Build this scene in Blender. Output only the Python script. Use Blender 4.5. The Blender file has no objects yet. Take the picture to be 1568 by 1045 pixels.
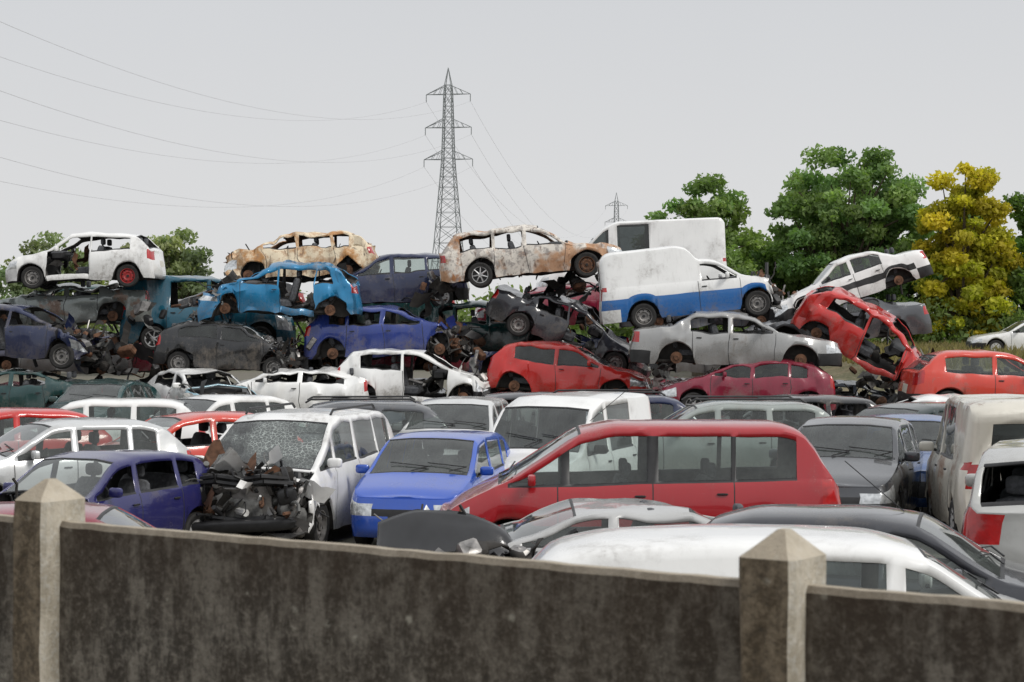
import bpy, math, random
import numpy as np
from mathutils import Vector, Matrix, Euler, noise
R = math.radians
scene = bpy.context.scene
COL = scene.collection

# ------------------------------------------------------------------ materials
class NB:
    def __init__(s, name):
        s.m = bpy.data.materials.new(name); s.m.use_nodes = True
        s.nt = s.m.node_tree; s.nt.nodes.clear()
        s.out = s.nt.nodes.new('ShaderNodeOutputMaterial')
    def n(s, t, **k):
        nd = s.nt.nodes.new(t)
        for a, b in k.items(): setattr(nd, a, b)
        return nd
    def l(s, a, b): s.nt.links.new(a, b)
    def val(s, sock, v):
        if isinstance(v, bpy.types.NodeSocket): s.l(v, sock)
        else: sock.default_value = v
    def mix(s, f, a, b, blend='MIX'):
        nd = s.n('ShaderNodeMix', data_type='RGBA', blend_type=blend)
        s.val(nd.inputs[0], f); s.val(nd.inputs[6], a); s.val(nd.inputs[7], b)
        return nd.outputs[2]
    def math(s, op, a, b=0.0, clamp=False):
        nd = s.n('ShaderNodeMath', operation=op, use_clamp=clamp)
        s.val(nd.inputs[0], a); s.val(nd.inputs[1], b); return nd.outputs[0]
    def rng(s, v, a, b, c=0.0, d=1.0):
        nd = s.n('ShaderNodeMapRange'); s.val(nd.inputs[0], v)
        for i, q in enumerate((a, b, c, d)): nd.inputs[i+1].default_value = q
        return nd.outputs[0]
    def coord(s, which='Object', scale=(1, 1, 1)):
        tc = s.n('ShaderNodeTexCoord'); mp = s.n('ShaderNodeMapping')
        s.l(tc.outputs[which], mp.inputs[0]); mp.inputs['Scale'].default_value = scale
        return mp.outputs[0]
    def noise(s, co, scale, detail=5, rough=.55):
        nd = s.n('ShaderNodeTexNoise'); s.l(co, nd.inputs['Vector'])
        nd.inputs['Scale'].default_value = scale; nd.inputs['Detail'].default_value = detail
        nd.inputs['Roughness'].default_value = rough; return nd.outputs['Fac']
    def pr(s, color, rough=.5, metal=0.0, coat=0.0, bump=None, bstr=.2, bdist=.02):
        p = s.n('ShaderNodeBsdfPrincipled')
        s.val(p.inputs['Base Color'], color); s.val(p.inputs['Roughness'], rough)
        s.val(p.inputs['Metallic'], metal); s.val(p.inputs['Coat Weight'], coat)
        p.inputs['Coat Roughness'].default_value = .05
        if bump is not None:
            b = s.n('ShaderNodeBump'); b.inputs['Strength'].default_value = bstr
            b.inputs['Distance'].default_value = bdist
            s.l(bump, b.inputs['Height']); s.l(b.outputs[0], p.inputs['Normal'])
        return p.outputs[0]
    def done(s, sh): s.l(sh, s.out.inputs[0]); return s.m

def c4(c): return (c[0], c[1], c[2], 1)

def simple(name, c, rough=.5, metal=0, var=.35, scale=8, coat=0):
    b = NB(name); co = b.coord(); n = b.noise(co, scale)
    col = b.mix(b.rng(n, .35, .7), c4([q*(1-var) for q in c]), c4([min(1, q*(1+var)) for q in c]))
    return b.done(b.pr(col, rough, metal, coat, bump=n, bstr=.15))

_pc = {}
def paint(c, dirt=.35, metal=0.0, rust=0.0):
    k = (tuple(c), dirt, metal, rust)
    if k in _pc: return _pc[k]
    b = NB('car_paint'); co = b.coord()
    oi = b.n('ShaderNodeObjectInfo')
    ad = b.n('ShaderNodeVectorMath', operation='ADD'); b.l(co, ad.inputs[0])
    sc = b.n('ShaderNodeVectorMath', operation='SCALE'); b.l(oi.outputs['Random'], sc.inputs['Scale'])
    sc.inputs[0].default_value = (37, 21, 53); b.l(sc.outputs[0], ad.inputs[1]); co2 = ad.outputs[0]
    n1 = b.noise(co2, 1.6, 7, .62); n2 = b.noise(co2, 14, 4, .7)
    mpn = b.n('ShaderNodeMapping'); b.l(co2, mpn.inputs[0]); mpn.inputs['Scale'].default_value = (1, 6, 22)
    n3 = b.noise(mpn.outputs[0], 2.0, 5, .7)
    mpv = b.n('ShaderNodeMapping'); b.l(co2, mpv.inputs[0]); mpv.inputs['Scale'].default_value = (9, 9, 1.1)
    n4 = b.noise(mpv.outputs[0], 1.6, 5, .7)
    sx = b.n('ShaderNodeSeparateXYZ'); b.l(co, sx.inputs[0])
    g = b.n('ShaderNodeNewGeometry'); sn = b.n('ShaderNodeSeparateXYZ'); b.l(g.outputs['Normal'], sn.inputs[0])
    base = b.mix(b.math('MULTIPLY', b.rng(n1, .38, .68), .22), c4(c), c4([q*.6+.01 for q in c]))
    low = b.math('MULTIPLY', b.rng(sx.outputs[2], .2, .68, .85, 0), b.rng(n2, .3, .68))
    blot = b.math('MULTIPLY', b.rng(n1, .54, .67), b.rng(n2, .35, .6))
    run = b.math('MULTIPLY', b.rng(n4, .54, .70), b.rng(n1, .4, .6, .2, .8))
    dm = b.math('MULTIPLY', b.math('ADD', b.math('ADD', low, blot, True), b.math('MULTIPLY', run, .6), True), min(1, dirt*1.25))
    base = b.mix(dm, base, (.15, .125, .1, 1))
    if rust: base = b.mix(b.math('MULTIPLY', b.rng(n1, .57, .61), rust), base, (.22, .09, .04, 1))
    dust_sheen = b.math('MULTIPLY', b.rng(sn.outputs[2], .45, 1), b.rng(n1, .3, .7, .02, dirt*.3))
    base = b.mix(dust_sheen, base, (.38, .36, .32, 1))
    scr = b.math('MULTIPLY', b.rng(n3, .65, .69), dirt*.35)
    base = b.mix(scr, base, (.5, .49, .47, 1))
    ro = b.math('ADD', b.math('MULTIPLY', dm, .45), b.math('ADD', b.math('MULTIPLY', dust_sheen, .5), .22), True)
    m = b.done(b.pr(base, ro, metal, max(.2, .95*(1-dirt*1.0)), bump=n1, bstr=.12, bdist=.05))
    _pc[k] = m; return m

def burnt(pale=True):
    b = NB('burnt_metal'); co = b.coord(); a = b.noise(co, 1.5, 8, .65); d = b.noise(co, 5, 6, .7); e = b.noise(co, .9, 4)
    st = b.coord(scale=(5, 5, .8)); f = b.noise(st, 1.7, 6, .7)
    if pale:
        c = b.mix(b.rng(a, .38, .45), (.34, .15, .06, 1), (.64, .60, .54, 1))
        c = b.mix(b.math('MULTIPLY', b.rng(d, .5, .58), .75), c, (.24, .22, .21, 1))
        c = b.mix(b.math('MULTIPLY', b.rng(e, .55, .61), .8), c, (.42, .20, .08, 1))
    else:
        c = b.mix(b.rng(a, .42, .53), (.44, .22, .08, 1), (.70, .60, .44, 1))
        c = b.mix(b.math('MULTIPLY', b.rng(d, .50, .58), .6), c, (.34, .19, .10, 1))
    c = b.mix(b.math('MULTIPLY', b.rng(f, .56, .64), .75), c, (.13, .075, .05, 1))
    c = b.mix(b.math('MULTIPLY', b.rng(d, .40, .32), .85), c, (.06, .045, .04, 1))
    return b.done(b.pr(c, .85, 0, 0, bump=d, bstr=.5))

def glass_mat(name, tint, dust_sheen, smash=False):
    b = NB(name); co = b.coord(); n = b.noise(co, 3, 5)
    tr = b.n('ShaderNodeBsdfTransparent'); tr.inputs[0].default_value = c4(tint)
    gl = b.n('ShaderNodeBsdfGlossy'); gl.inputs['Roughness'].default_value = .03
    df = b.n('ShaderNodeBsdfDiffuse'); df.inputs[0].default_value = (.42, .46, .44, 1)
    fr = b.n('ShaderNodeFresnel'); fr.inputs[0].default_value = 1.5
    m1 = b.n('ShaderNodeMixShader'); b.l(b.math('MULTIPLY', fr.outputs[0], 1.5, True), m1.inputs[0]); b.l(tr.outputs[0], m1.inputs[1]); b.l(gl.outputs[0], m1.inputs[2])
    m2 = b.n('ShaderNodeMixShader'); b.l(m1.outputs[0], m2.inputs[1]); b.l(df.outputs[0], m2.inputs[2])
    if smash:
        v = b.n('ShaderNodeTexVoronoi', feature='DISTANCE_TO_EDGE'); b.l(co, v.inputs['Vector']); v.inputs['Scale'].default_value = 18
        crack = b.rng(v.outputs['Distance'], .0, .07, .9, .2); n5 = b.noise(co, 1.8, 3)
        f = b.math('MULTIPLY', crack, b.rng(n5, .38, .55, .15, 1.0), True)
        bp = b.n('ShaderNodeBump'); bp.inputs['Strength'].default_value = .8; b.l(n, bp.inputs['Height']); b.l(bp.outputs[0], gl.inputs['Normal'])
        b.l(f, m2.inputs[0])
    else:
        b.l(b.rng(n, .3, .75, dust_sheen*.5, dust_sheen*1.5), m2.inputs[0])  # grey diffuse veil: some dust, plus pale sky reflection painted onto the glass
    return b.done(m2.outputs[0])

M = {}
M['glass'] = glass_mat('window_glass', (.76, .82, .80), .10)
M['dglass'] = glass_mat('tinted_glass', (.22, .25, .25), .06)
M['smash'] = glass_mat('shattered_glass', (.7, .76, .74), .2, True)
M['black'] = simple('black_plastic', (.018, .018, .019), .5)
M['gblack'] = simple('gloss_black', (.010, .010, .011), .16, coat=.6)
M['under'] = simple('underbody_dark', (.03, .027, .024), .9)
M['inner'] = simple('cabin_lining', (.09, .087, .082), .9, var=.5)
M['seat'] = simple('seat_fabric', (.085, .088, .095), .95, var=.4, scale=20)
M['rustin'] = simple('burnt_lining', (.16, .09, .055), .95, var=.6)
M['tire'] = simple('tyre_rubber', (.022, .021, .02), .85, scale=14)
M['alloy'] = simple('alloy_rim', (.5, .5, .5), .35, .6)
M['steelrim'] = simple('steel_rim', (.22, .21, .2), .5, .4)
M['capwhite'] = simple('hub_cap', (.5, .5, .49), .45, .1)
M['redrim'] = simple('red_rim', (.35, .03, .03), .5)
M['rust'] = simple('rusty_steel', (.14, .07, .04), .85, .2, var=.5)
M['metal'] = simple('bare_metal', (.26, .25, .24), .45, .7, var=.5)
M['grey'] = simple('grey_part', (.12, .12, .115), .7, var=.6)
M['plate'] = simple('number_plate', (.6, .58, .5), .4, var=.1)
M['lamp'] = simple('headlamp_lens', (.62, .64, .65), .12, .5, var=.3, scale=18, coat=1)
M['tail'] = simple('tail_lamp_lens', (.40, .012, .012), .15, 0, var=.25, scale=10, coat=1)
M['burnt'] = burnt(True); M['burnt2'] = burnt(False)

WHITE=(.80,.80,.785); GREY=(.10,.105,.115); NAVY=(.012,.020,.065); BLUE=(.018,.085,.46)
RED=(.50,.016,.012); ORED=(.60,.05,.028); MAROON=(.21,.010,.032); BLACK=(.012,.013,.015); DGREEN=(.007,.045,.045)
TEAL=(.012,.09,.14); BBLUE=(.010,.19,.39); PURP=(.024,.024,.12); CREAM=(.66,.63,.55); CHAR=(.028,.03,.038)
SGREEN=(.26,.29,.28)

# ------------------------------------------------------------------ mesh builder
def smooth_mesh(me, ang=35):
    me.shade_smooth()
    try: me.set_sharp_from_angle(angle=R(ang))
    except Exception: pass

class MB:
    def __init__(s): s.v = []; s.f = []; s.m = []; s.mats = []
    def mi(s, m):
        if m not in s.mats: s.mats.append(m)
        return s.mats.index(m)
    def add(s, vs, fs, m):
        o = len(s.v); s.v += [tuple(v) for v in vs]; k = s.mi(m)
        for f in fs: s.f.append(tuple(o+i for i in f)); s.m.append(k)
    def box(s, c, d, m, rot=None):
        vs = [Vector((x*d[0]/2, y*d[1]/2, z*d[2]/2)) for x in (-1, 1) for y in (-1, 1) for z in (-1, 1)]
        if rot is not None:
            rm = rot.to_matrix() if isinstance(rot, Euler) else rot
            vs = [rm @ v for v in vs]
        c = Vector(c)
        s.add([v+c for v in vs], [(0,1,3,2),(4,6,7,5),(0,4,5,1),(2,3,7,6),(0,2,6,4),(1,5,7,3)], m)
    def rbox(s, c, d, m, rot=None, e=.4, nu=12, nv=7):
        sp = lambda t: math.copysign(abs(t)**e, t)
        vs = []; c = Vector(c); rm = rot.to_matrix() if rot is not None else Matrix.Identity(3)
        for i in range(nv+1):
            ph = -math.pi/2+math.pi*i/nv
            for j in range(nu):
                th = 2*math.pi*(j+.5)/nu
                v = Vector((sp(math.cos(ph))*sp(math.cos(th))*d[0]/2, sp(math.cos(ph))*sp(math.sin(th))*d[1]/2, sp(math.sin(ph))*d[2]/2))
                vs.append(rm @ v + c)
        fs = [(i*nu+j, i*nu+(j+1) % nu, (i+1)*nu+(j+1) % nu, (i+1)*nu+j) for i in range(nv) for j in range(nu)]
        s.add(vs, fs, m)
    def tube(s, p, q, r, m, n=6, r2=None):
        p = Vector(p); q = Vector(q); d = q-p
        if d.length < 1e-6: return
        d.normalize(); a = d.orthogonal().normalized(); b = d.cross(a); r2 = r if r2 is None else r2
        vs = []
        for pt, rr in ((p, r), (q, r2)):
            for i in range(n):
                t = 2*math.pi*i/n; vs.append(pt+a*math.cos(t)*rr+b*math.sin(t)*rr)
        fs = [(i, (i+1) % n, n+(i+1) % n, n+i) for i in range(n)]+[tuple(range(n-1, -1, -1)), tuple(range(n, 2*n))]
        s.add(vs, fs, m)
    def path(s, pts, r, m, n=5):
        for a, b in zip(pts[:-1], pts[1:]): s.tube(a, b, r, m, n)
    def lathe(s, prof, m, n=28, cap=False):
        vs = []
        for (r, y) in prof:
            for i in range(n):
                t = 2*math.pi*i/n; vs.append((r*math.cos(t), y, r*math.sin(t)))
        fs = [(k*n+i, k*n+(i+1) % n, (k+1)*n+(i+1) % n, (k+1)*n+i) for k in range(len(prof)-1) for i in range(n)]
        s.add(vs, fs, m)
    def mesh(s, name, sm=True, ang=35):
        me = bpy.data.meshes.new(name); me.from_pydata(s.v, [], s.f)
        for m in s.mats: me.materials.append(m)
        me.polygons.foreach_set('material_index', s.m); me.update()
        if sm: smooth_mesh(me, ang)
        return me
    def obj(s, name, parent=None, sm=True, ang=35):
        o = bpy.data.objects.new(name, s.mesh(name, sm, ang)); COL.objects.link(o)
        if parent: o.parent = parent
        return o

def link(name, me, parent=None, loc=(0,0,0), rot=(0,0,0)):
    o = bpy.data.objects.new(name, me); COL.objects.link(o); o.location = loc; o.rotation_euler = rot
    if parent: o.parent = parent
    return o

# ------------------------------------------------------------------ wheels
_wc = {}
def wheel_mesh(kind, r):
    k = (kind, r)
    if k in _wc: return _wc[k]
    b = MB()
    if kind == 'hub':
        b.lathe([(.001, .05), (.05, .05), (.06, .02), (.13, .02), (.13, -.0), (.06, -.02), (.06, -.12), (.001, -.12)], M['rust'], 20)
        b.tube((.05, -.1, .05), (.02, -.15, .4), .03, M['under'], 8)
    else:
        ri = .66*r
        b.lathe([(ri, -.08), (r*.88, -.09), (r*.97, -.075), (r, -.05), (r, .05), (r*.97, .075), (r*.88, .09), (ri, .08), (ri*.97, .07)], M['tire'], 36)
        rm = {'alloy': M['alloy'], 'steel': M['steelrim'], 'cap': M['capwhite'], 'red': M['redrim'], 'burnt': M['rust']}[kind]
        b.lathe([(ri*.99, .078), (ri*.93, .075), (ri*.88, .02), (ri*.88, -.06)], rm, 36)
        if kind == 'alloy':
            b.lathe([(ri*.88, .0), (.001, -.01)], M['black'], 20)
            b.lathe([(.065, .03), (.055, .06), (.001, .065)], rm, 16)
            for i in range(7):
                t = 2*math.pi*i/7
                b.tube((.03*math.cos(t), .045, .03*math.sin(t)), (ri*.92*math.cos(t), .055, ri*.92*math.sin(t)), .022, rm, 5, .016)
        elif kind == 'cap':
            b.lathe([(ri*.93, .07), (ri*.6, .085), (.05, .075), (.001, .07)], rm, 28)
            for i in range(9):
                t = 2*math.pi*i/9
                b.rbox((ri*.68*math.cos(t), .08, ri*.68*math.sin(t)), (.045, .02, .03), M['black'], Euler((0, -t, 0)), .7, 8, 4)
        else:
            b.lathe([(ri*.88, .0), (ri*.8, .03), (ri*.55, .045), (ri*.35, .02), (.001, .02)], rm, 28)
            b.lathe([(.035, .02), (.03, .06), (.001, .06)], M['black'], 12)
            for i in range(8):
                t = 2*math.pi*i/8
                b.rbox((ri*.68*math.cos(t), .036, ri*.68*math.sin(t)), (.035, .02, .035), M['black'], None, .9, 8, 4)
    me = b.mesh('wheel_'+kind, True, 30); _wc[k] = me; return me

# ------------------------------------------------------------------ car types
T = {}
T['hatch'] = dict(L=3.75, W=1.64, top=[(0,.70),(.2,.78),(.95,.94),(1.62,1.36),(2.1,1.42),(3.0,1.39),(3.35,1.30),(3.68,.98),(3.75,.90)],
    belt=[(0,.86),(1,.90),(3.75,.97)], ws=(1.0,1.62), rs=(3.33,3.66), wins=[(1.12,2.08),(2.18,3.15)], seams=[1.05,2.13], wh=(.68,3.1), r=.29, tk=.3)
T['hatch5'] = dict(T['hatch'], L=3.9, top=[(0,.70),(.2,.78),(1.0,.95),(1.7,1.38),(2.15,1.44),(3.1,1.42),(3.5,1.32),(3.83,1.0),(3.9,.92)],
    ws=(1.05,1.7), rs=(3.47,3.81), wins=[(1.17,1.98),(2.08,2.85),(2.93,3.3)], seams=[1.1,2.03,2.89], wh=(.72,3.25))
T['sedan'] = dict(L=4.5, W=1.72, top=[(0,.68),(.2,.75),(1.3,.92),(2.0,1.34),(2.45,1.40),(3.1,1.37),(3.75,1.03),(4.4,.99),(4.5,.92)],
    belt=[(0,.85),(1.3,.89),(4.5,.93)], ws=(1.35,2.0), rs=(3.15,3.72), wins=[(1.5,2.35),(2.45,3.25)], seams=[1.42,2.4,3.2], wh=(.85,3.55), r=.31, tk=.32)
T['estate'] = dict(T['sedan'], L=4.45, top=[(0,.68),(.2,.75),(1.25,.93),(1.95,1.36),(2.4,1.43),(3.8,1.41),(4.1,1.32),(4.39,1.0),(4.45,.92)],
    ws=(1.3,1.95), rs=(4.08,4.37), wins=[(1.45,2.25),(2.35,3.1),(3.2,3.92)], seams=[1.37,2.3,3.15], wh=(.85,3.5))
T['mpv'] = dict(L=4.43, W=1.8, top=[(0,.72),(.1,.80),(.62,1.05),(1.5,1.62),(1.9,1.71),(3.8,1.70),(4.05,1.61),(4.36,1.1),(4.43,.98)],
    belt=[(0,.95),(.6,1.02),(4.43,1.12)], ws=(.66,1.52), rs=(4.03,4.34), wins=[(.74,1.33),(1.42,2.27),(2.39,3.2),(3.25,3.92)], seams=[1.28,2.32,3.22], wh=(.78,3.55), r=.31, tk=.2)
T['mono'] = dict(L=3.75, W=1.68, top=[(0,.74),(.15,.83),(.75,1.0),(1.55,1.46),(2.0,1.52),(3.1,1.49),(3.45,1.38),(3.7,1.04),(3.75,.95)],
    belt=[(0,.9),(.8,.95),(3.75,1.02)], ws=(.8,1.55), rs=(3.43,3.68), wins=[(1.0,1.95),(2.05,2.8),(2.88,3.25)], seams=[.95,2.0,2.84], wh=(.62,3.1), r=.29, tk=.24)
T['kangoo'] = dict(L=4.0, W=1.68, top=[(0,.76),(.12,.88),(.85,1.05),(1.45,1.66),(1.9,1.80),(3.85,1.80),(3.96,1.72),(4.0,1.62)],
    belt=[(0,.98),(4,1.08)], ws=(.9,1.45), rs=None, wins=[(1.05,1.85),(1.97,2.85)], seams=[1.0,1.91,2.9], wh=(.7,3.25), r=.3, tk=.13)
T['pickup'] = dict(L=4.2, W=1.62, top=[(0,.72),(.15,.80),(.95,.95),(1.5,1.36),(1.75,1.43),(2.0,1.44),(2.12,1.70),(2.4,1.80),(3.95,1.81),(4.12,1.74),(4.2,1.58)],
    belt=[(0,.88),(4.2,1.0)], ws=(1.0,1.5), rs=None, wins=[(1.12,1.92)], seams=[1.05,2.0], wh=(.72,3.3), r=.29, tk=.14, blindrear=True)
T['lowvan'] = dict(T['pickup'], L=4.0, W=1.66, top=[(0,.72),(.12,.81),(.55,.94),(1.15,1.34),(1.45,1.41),(2.0,1.43),(2.6,1.43),(3.4,1.40),(3.8,1.31),(4.0,1.1)],
    belt=[(0,.86),(4.0,.95)], ws=(.6,1.15), wins=[(.78,1.32),(1.45,2.0)], seams=[.72,1.38,2.08,3.1], wh=(.7,3.2), tk=.22)
T['van'] = dict(L=5.4, W=1.95, top=[(0,.8),(.15,1.0),(.9,1.25),(1.6,2.0),(1.9,2.3),(2.3,2.48),(5.3,2.5),(5.38,2.42),(5.4,2.3)],
    belt=[(0,1.15),(5.4,1.3)], ws=(.95,1.6), rs=None, wins=[(1.2,2.05),(2.3,3.2)], seams=[1.1,2.15,3.3], wh=(.95,4.3), r=.34, tk=.06, blindrear=True)

_int = {}
def interior(tn):
    if tn in _int: return _int[tn]
    t = T[tn]; L = t['L']; b = MB(); X = lambda s: L/2-s; w0 = t['ws'][0]; H = max(z for _, z in t['top']); hw = t['W']/2
    b.box((X((w0+L-.5)/2), 0, .27), (L-.5-w0, 1.3, .05), M['under'])
    b.rbox((X(w0+.28), 0, .84), (.42, hw*2-.26, .26), M['black'], None, .5)
    b.box((X(w0-.05), 0, .55), (.04, hw*2-.3, .55), M['under'])
    def seat(sx, y, w, hh):
        b.rbox((X(sx), y, .45), (.52, w, .2), M['seat'], None, .4)
        b.rbox((X(sx+.32), y, .78), (.16, w, .62), M['seat'], Euler((0, R(-14), 0)), .4)
        for yy in ([y] if w < .8 else [y-.35, y+.35]):
            b.rbox((X(sx+.41), yy, min(1.18, H-.22)), (.1, .26, .17), M['seat'], None, .5)
    sx = w0+1.0
    seat(sx, .36, .5, 0); seat(sx, -.36, .5, 0)
    if not t.get('blindrear'): seat(sx+.95, 0, 1.25, 0)
    c = Vector((X(w0+.62), .36, .88)); rm = Euler((0, R(65), 0)).to_matrix()
    pts = [c+rm @ Vector((.18*math.cos(a), .18*math.sin(a), 0)) for a in [2*math.pi*i/14 for i in range(15)]]
    b.path(pts, .014, M['black'], 5); b.tube(c, (X(w0+.35), .36, .8), .02, M['black'])
    me = b.mesh('cabin'); _int[tn] = me; return me

def debris_into(b, rng, lo, hi, n, big=1.0, extra=None):
    ms = [M['under'], M['grey'], M['metal'], M['black'], M['rust'], M['black'], M['under']]
    P = lambda: Vector([rng.uniform(lo[i], hi[i]) for i in range(3)])
    for _ in range(n):
        k = rng.random(); m = rng.choice(ms); p = P()
        if extra and k > .55 and rng.random() < .35: m = extra
        rot = Euler([rng.uniform(-1, 1) for _ in range(3)])
        if k < .3: b.rbox(p, [rng.uniform(.06, .3)*big for _ in range(3)], m, rot, rng.uniform(.3, .8), 8, 5)
        elif k < .55:
            pts = [p]; d = Vector([rng.uniform(-1, 1) for _ in range(3)]).normalized()
            for i in range(5):
                d = (d+Vector([rng.uniform(-.6, .6) for _ in range(3)])).normalized(); pts.append(pts[-1]+d*rng.uniform(.05, .14)*big)
            b.path(pts, rng.uniform(.008, .025), m, 5)
        elif k < .85:
            d = Vector([rng.uniform(-1, 1) for _ in range(3)]).normalized(); u = d.orthogonal().normalized(); w = rng.uniform(.04, .14)*big
            vs = []; pt = p
            for i in range(6):
                vs += [pt-u*w, pt+u*w]; d = (d+Vector([rng.uniform(-.7, .7) for _ in range(3)])).normalized()
                u = (u+Vector([rng.uniform(-.3, .3) for _ in range(3)])).normalized(); pt = pt+d*rng.uniform(.06, .13)*big
            b.add(vs, [(2*i, 2*i+1, 2*i+3, 2*i+2) for i in range(5)], m)
        else:
            d = Vector([rng.uniform(-1, 1) for _ in range(3)]).normalized(); b.tube(p, p+d*rng.uniform(.15, .5)*big, rng.uniform(.015, .05), m, 8)

seedc = [10]
def car(name, tn, pm, x, y, z, yaw, pitch=0, roll=0, wheels='cap', glass=1, wsglass=None, doors_off=(), hood_off=False, cut=0, crush=1.0,
        dent=.012, cf=0, cr=0, bump='black', paint2=None, pillars=False, inner=None, details=True, sc=1.0, rails=False, strip=False, antenna=False,
        windows_black=False, junk=40, junkz=.8, hoodmat=None, rear_off=False, rearglass=True, kseed=None, sideglass=True):
    seedc[0] += 1; rng = random.Random((kseed or seedc[0])*7919); off = Vector((rng.uniform(0, 99), rng.uniform(0, 99), rng.uniform(0, 99)))
    t = T[tn]; L = t['L']; hw = t['W']/2; r = t['r']; Ra = r+.065; zs = .21; tk = t['tk']
    inner = inner or M['inner']
    root = bpy.data.objects.new(name, None); COL.objects.link(root); root.empty_display_size = .3
    root.location = (x, y, z); root.rotation_euler = (R(roll), R(-pitch), R(yaw)); root.scale = (sc, sc, sc)
    tx = [p[0] for p in t['top']]; tz = [p[1] for p in t['top']]; bx = [p[0] for p in t['belt']]; bz = [p[1] for p in t['belt']]
    top = lambda s: float(np.mean([np.interp(min(max(s+d, 0), L), tx, tz) for d in (-.08, -.04, 0, .04, .08)]))
    bel = lambda s: float(np.interp(s, bx, bz))
    crit = {0, L, .05, .12, .32, L-.05, L-.12, L-.3, .45}
    for a, c in t['wins']: crit |= {a, c}
    for s in t['seams']: crit |= {s, s+.014}
    for rg in (t['ws'], t['rs']):
        if rg: crit |= {rg[0], rg[1], rg[0]-.03, rg[1]+.03}
    for w in t['wh']:
        for k in range(0, 13):
            crit.add(w-(Ra-.001)*math.cos(math.pi*k/12))
    for q in doors_off: crit |= {q[0], q[1]}
    base = [i*.1 for i in range(int(L/.1)+1)]
    xs = sorted(crit)
    for q in base:
        if min(abs(q-c) for c in xs) > .035: xs.append(q)
    xs = sorted(s for s in xs if 0 <= s <= L); xs = [s for i, s in enumerate(xs) if i == 0 or s-xs[i-1] > .004]
    if xs[-1] < L: xs[-1] = L
    NR = 15
    def plan(s):
        f = np.interp(s, [0, .03, .1, .25, .6, 1.2, L-.8, L-.25, L-.08, L-.02, L], [.78, .85, .92, .965, .99, 1, 1, .975, .94, .9, .86]); return hw*float(f)
    def rows(s):
        h_ = plan(s); zt = top(s); zb = min(bel(s), zt-.02); h = zt-zb; za = zs
        for w in t['wh']:
            if abs(s-w) < Ra: za = max(za, r+math.sqrt(Ra*Ra-(s-w)**2)-.0)
        yb = h_-.045; Y = lambda zz: yb-tk*(zz-zb)
        flare = .012 if za > zs+.05 else 0
        k = min(1, h/.3)
        z6 = max(.5, za+.03)
        rr = [(0, zs), (max(.2, h_-.30), zs), (max(.2, h_-.28), za), (h_-.03+flare, za), (h_-.008+flare, max(.34, za+.018)), (h_+flare, z6), (h_+.010, max(z6+.02, (z6+zb)/2-.02)),
              (h_-.014, max(z6+.03, zb-.07)), (yb, zb)]
        zz = zb+min(.03, .1*h); rr.append((Y(zz)-.006*k, zz))
        zz = zt-min(.12, .55*h); rr.append((Y(zz), zz))
        zz = zt-min(.055, .3*h); rr.append((Y(zz)-.008, zz))
        zz = zt-min(.018, .12*h); rr.append((Y(zz)-.055-.02*(1-k), zz))
        rr.append((rr[-1][0]*.5, zt+.008+.01*(1-k))); rr.append((0, zt+.012+.015*(1-k)))
        out = []
        ef = math.exp(-s/.14); er = math.exp(-(L-s)/.14)
        for j, (yy, zz) in enumerate(rr):
            sx = s
            if 3 <= j <= 5: sx = s-.035*ef+.035*er
            elif j >= 7: sx = s+.06*ef*min(1, (j-6)/3)-.03*er
            out.append((sx, yy, zz))
        return out, h, zb
    def DF(sx, yy, zz, zb):
        if zz > zb and crush < 1:
            zz = zb+(zz-zb)*crush
        p = Vector((L/2-sx, yy, zz)); q = p+off
        d = noise.noise_vector(q*1.1)*dent*1.6+noise.noise_vector(q*3.7)*dent
        if dent > .02:   # creased panels
            c_ = abs(noise.noise(q*2.1+Vector((7, 0, 0)))); d += Vector((0, -math.copysign(1, yy)*max(0, .18-c_)*dent*4.5, 0))
        if crush < 1 and zz > zb+.1: d += Vector((0, 0, noise.noise(q*1.5)*.22*(1-crush)*1.5))
        if cf and sx < cf:
            k = 1-sx/cf; p.x -= k*cf*.22; d += noise.noise_vector(q*2.3)*.22*k+noise.noise_vector(q*6)*.09*k
        if cr and sx > L-cr:
            k = 1-(L-sx)/cr; p.x += k*cr*.2; d += noise.noise_vector(q*2.3)*.2*k+noise.noise_vector(q*6)*.08*k
        return p+d
    V = []; vid = {}; hs = []; RW = []
    def vert(p): V.append(tuple(p)); return len(V)-1
    for i, s in enumerate(xs):
        rr, h, zb = rows(s); hs.append(h); RW.append((rr, zb))
        for j, (sx, yy, zz) in enumerate(rr):
            for sd in (1, -1):
                if yy == 0 and sd == -1: vid[(i, j, -1)] = vid[(i, j, 1)]; continue
                vid[(i, j, sd)] = vert(DF(sx, sd*yy, zz, zb))
    F = {'body': [], 'glass': []}
    def emit(f, m, g=False):
        f2 = []
        for q in f:
            if q not in f2: f2.append(q)
        if len(f2) > 2: F['glass' if g else 'body'].append((tuple(f2[::-1]), m))
    bm = {'black': M['black'], 'paint': pm}.get(bump, pm)
    gm = M['dglass'] if windows_black else M['glass']
    wmin = t['wins'][0][0]; wmax = t['wins'][-1][1]
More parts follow.
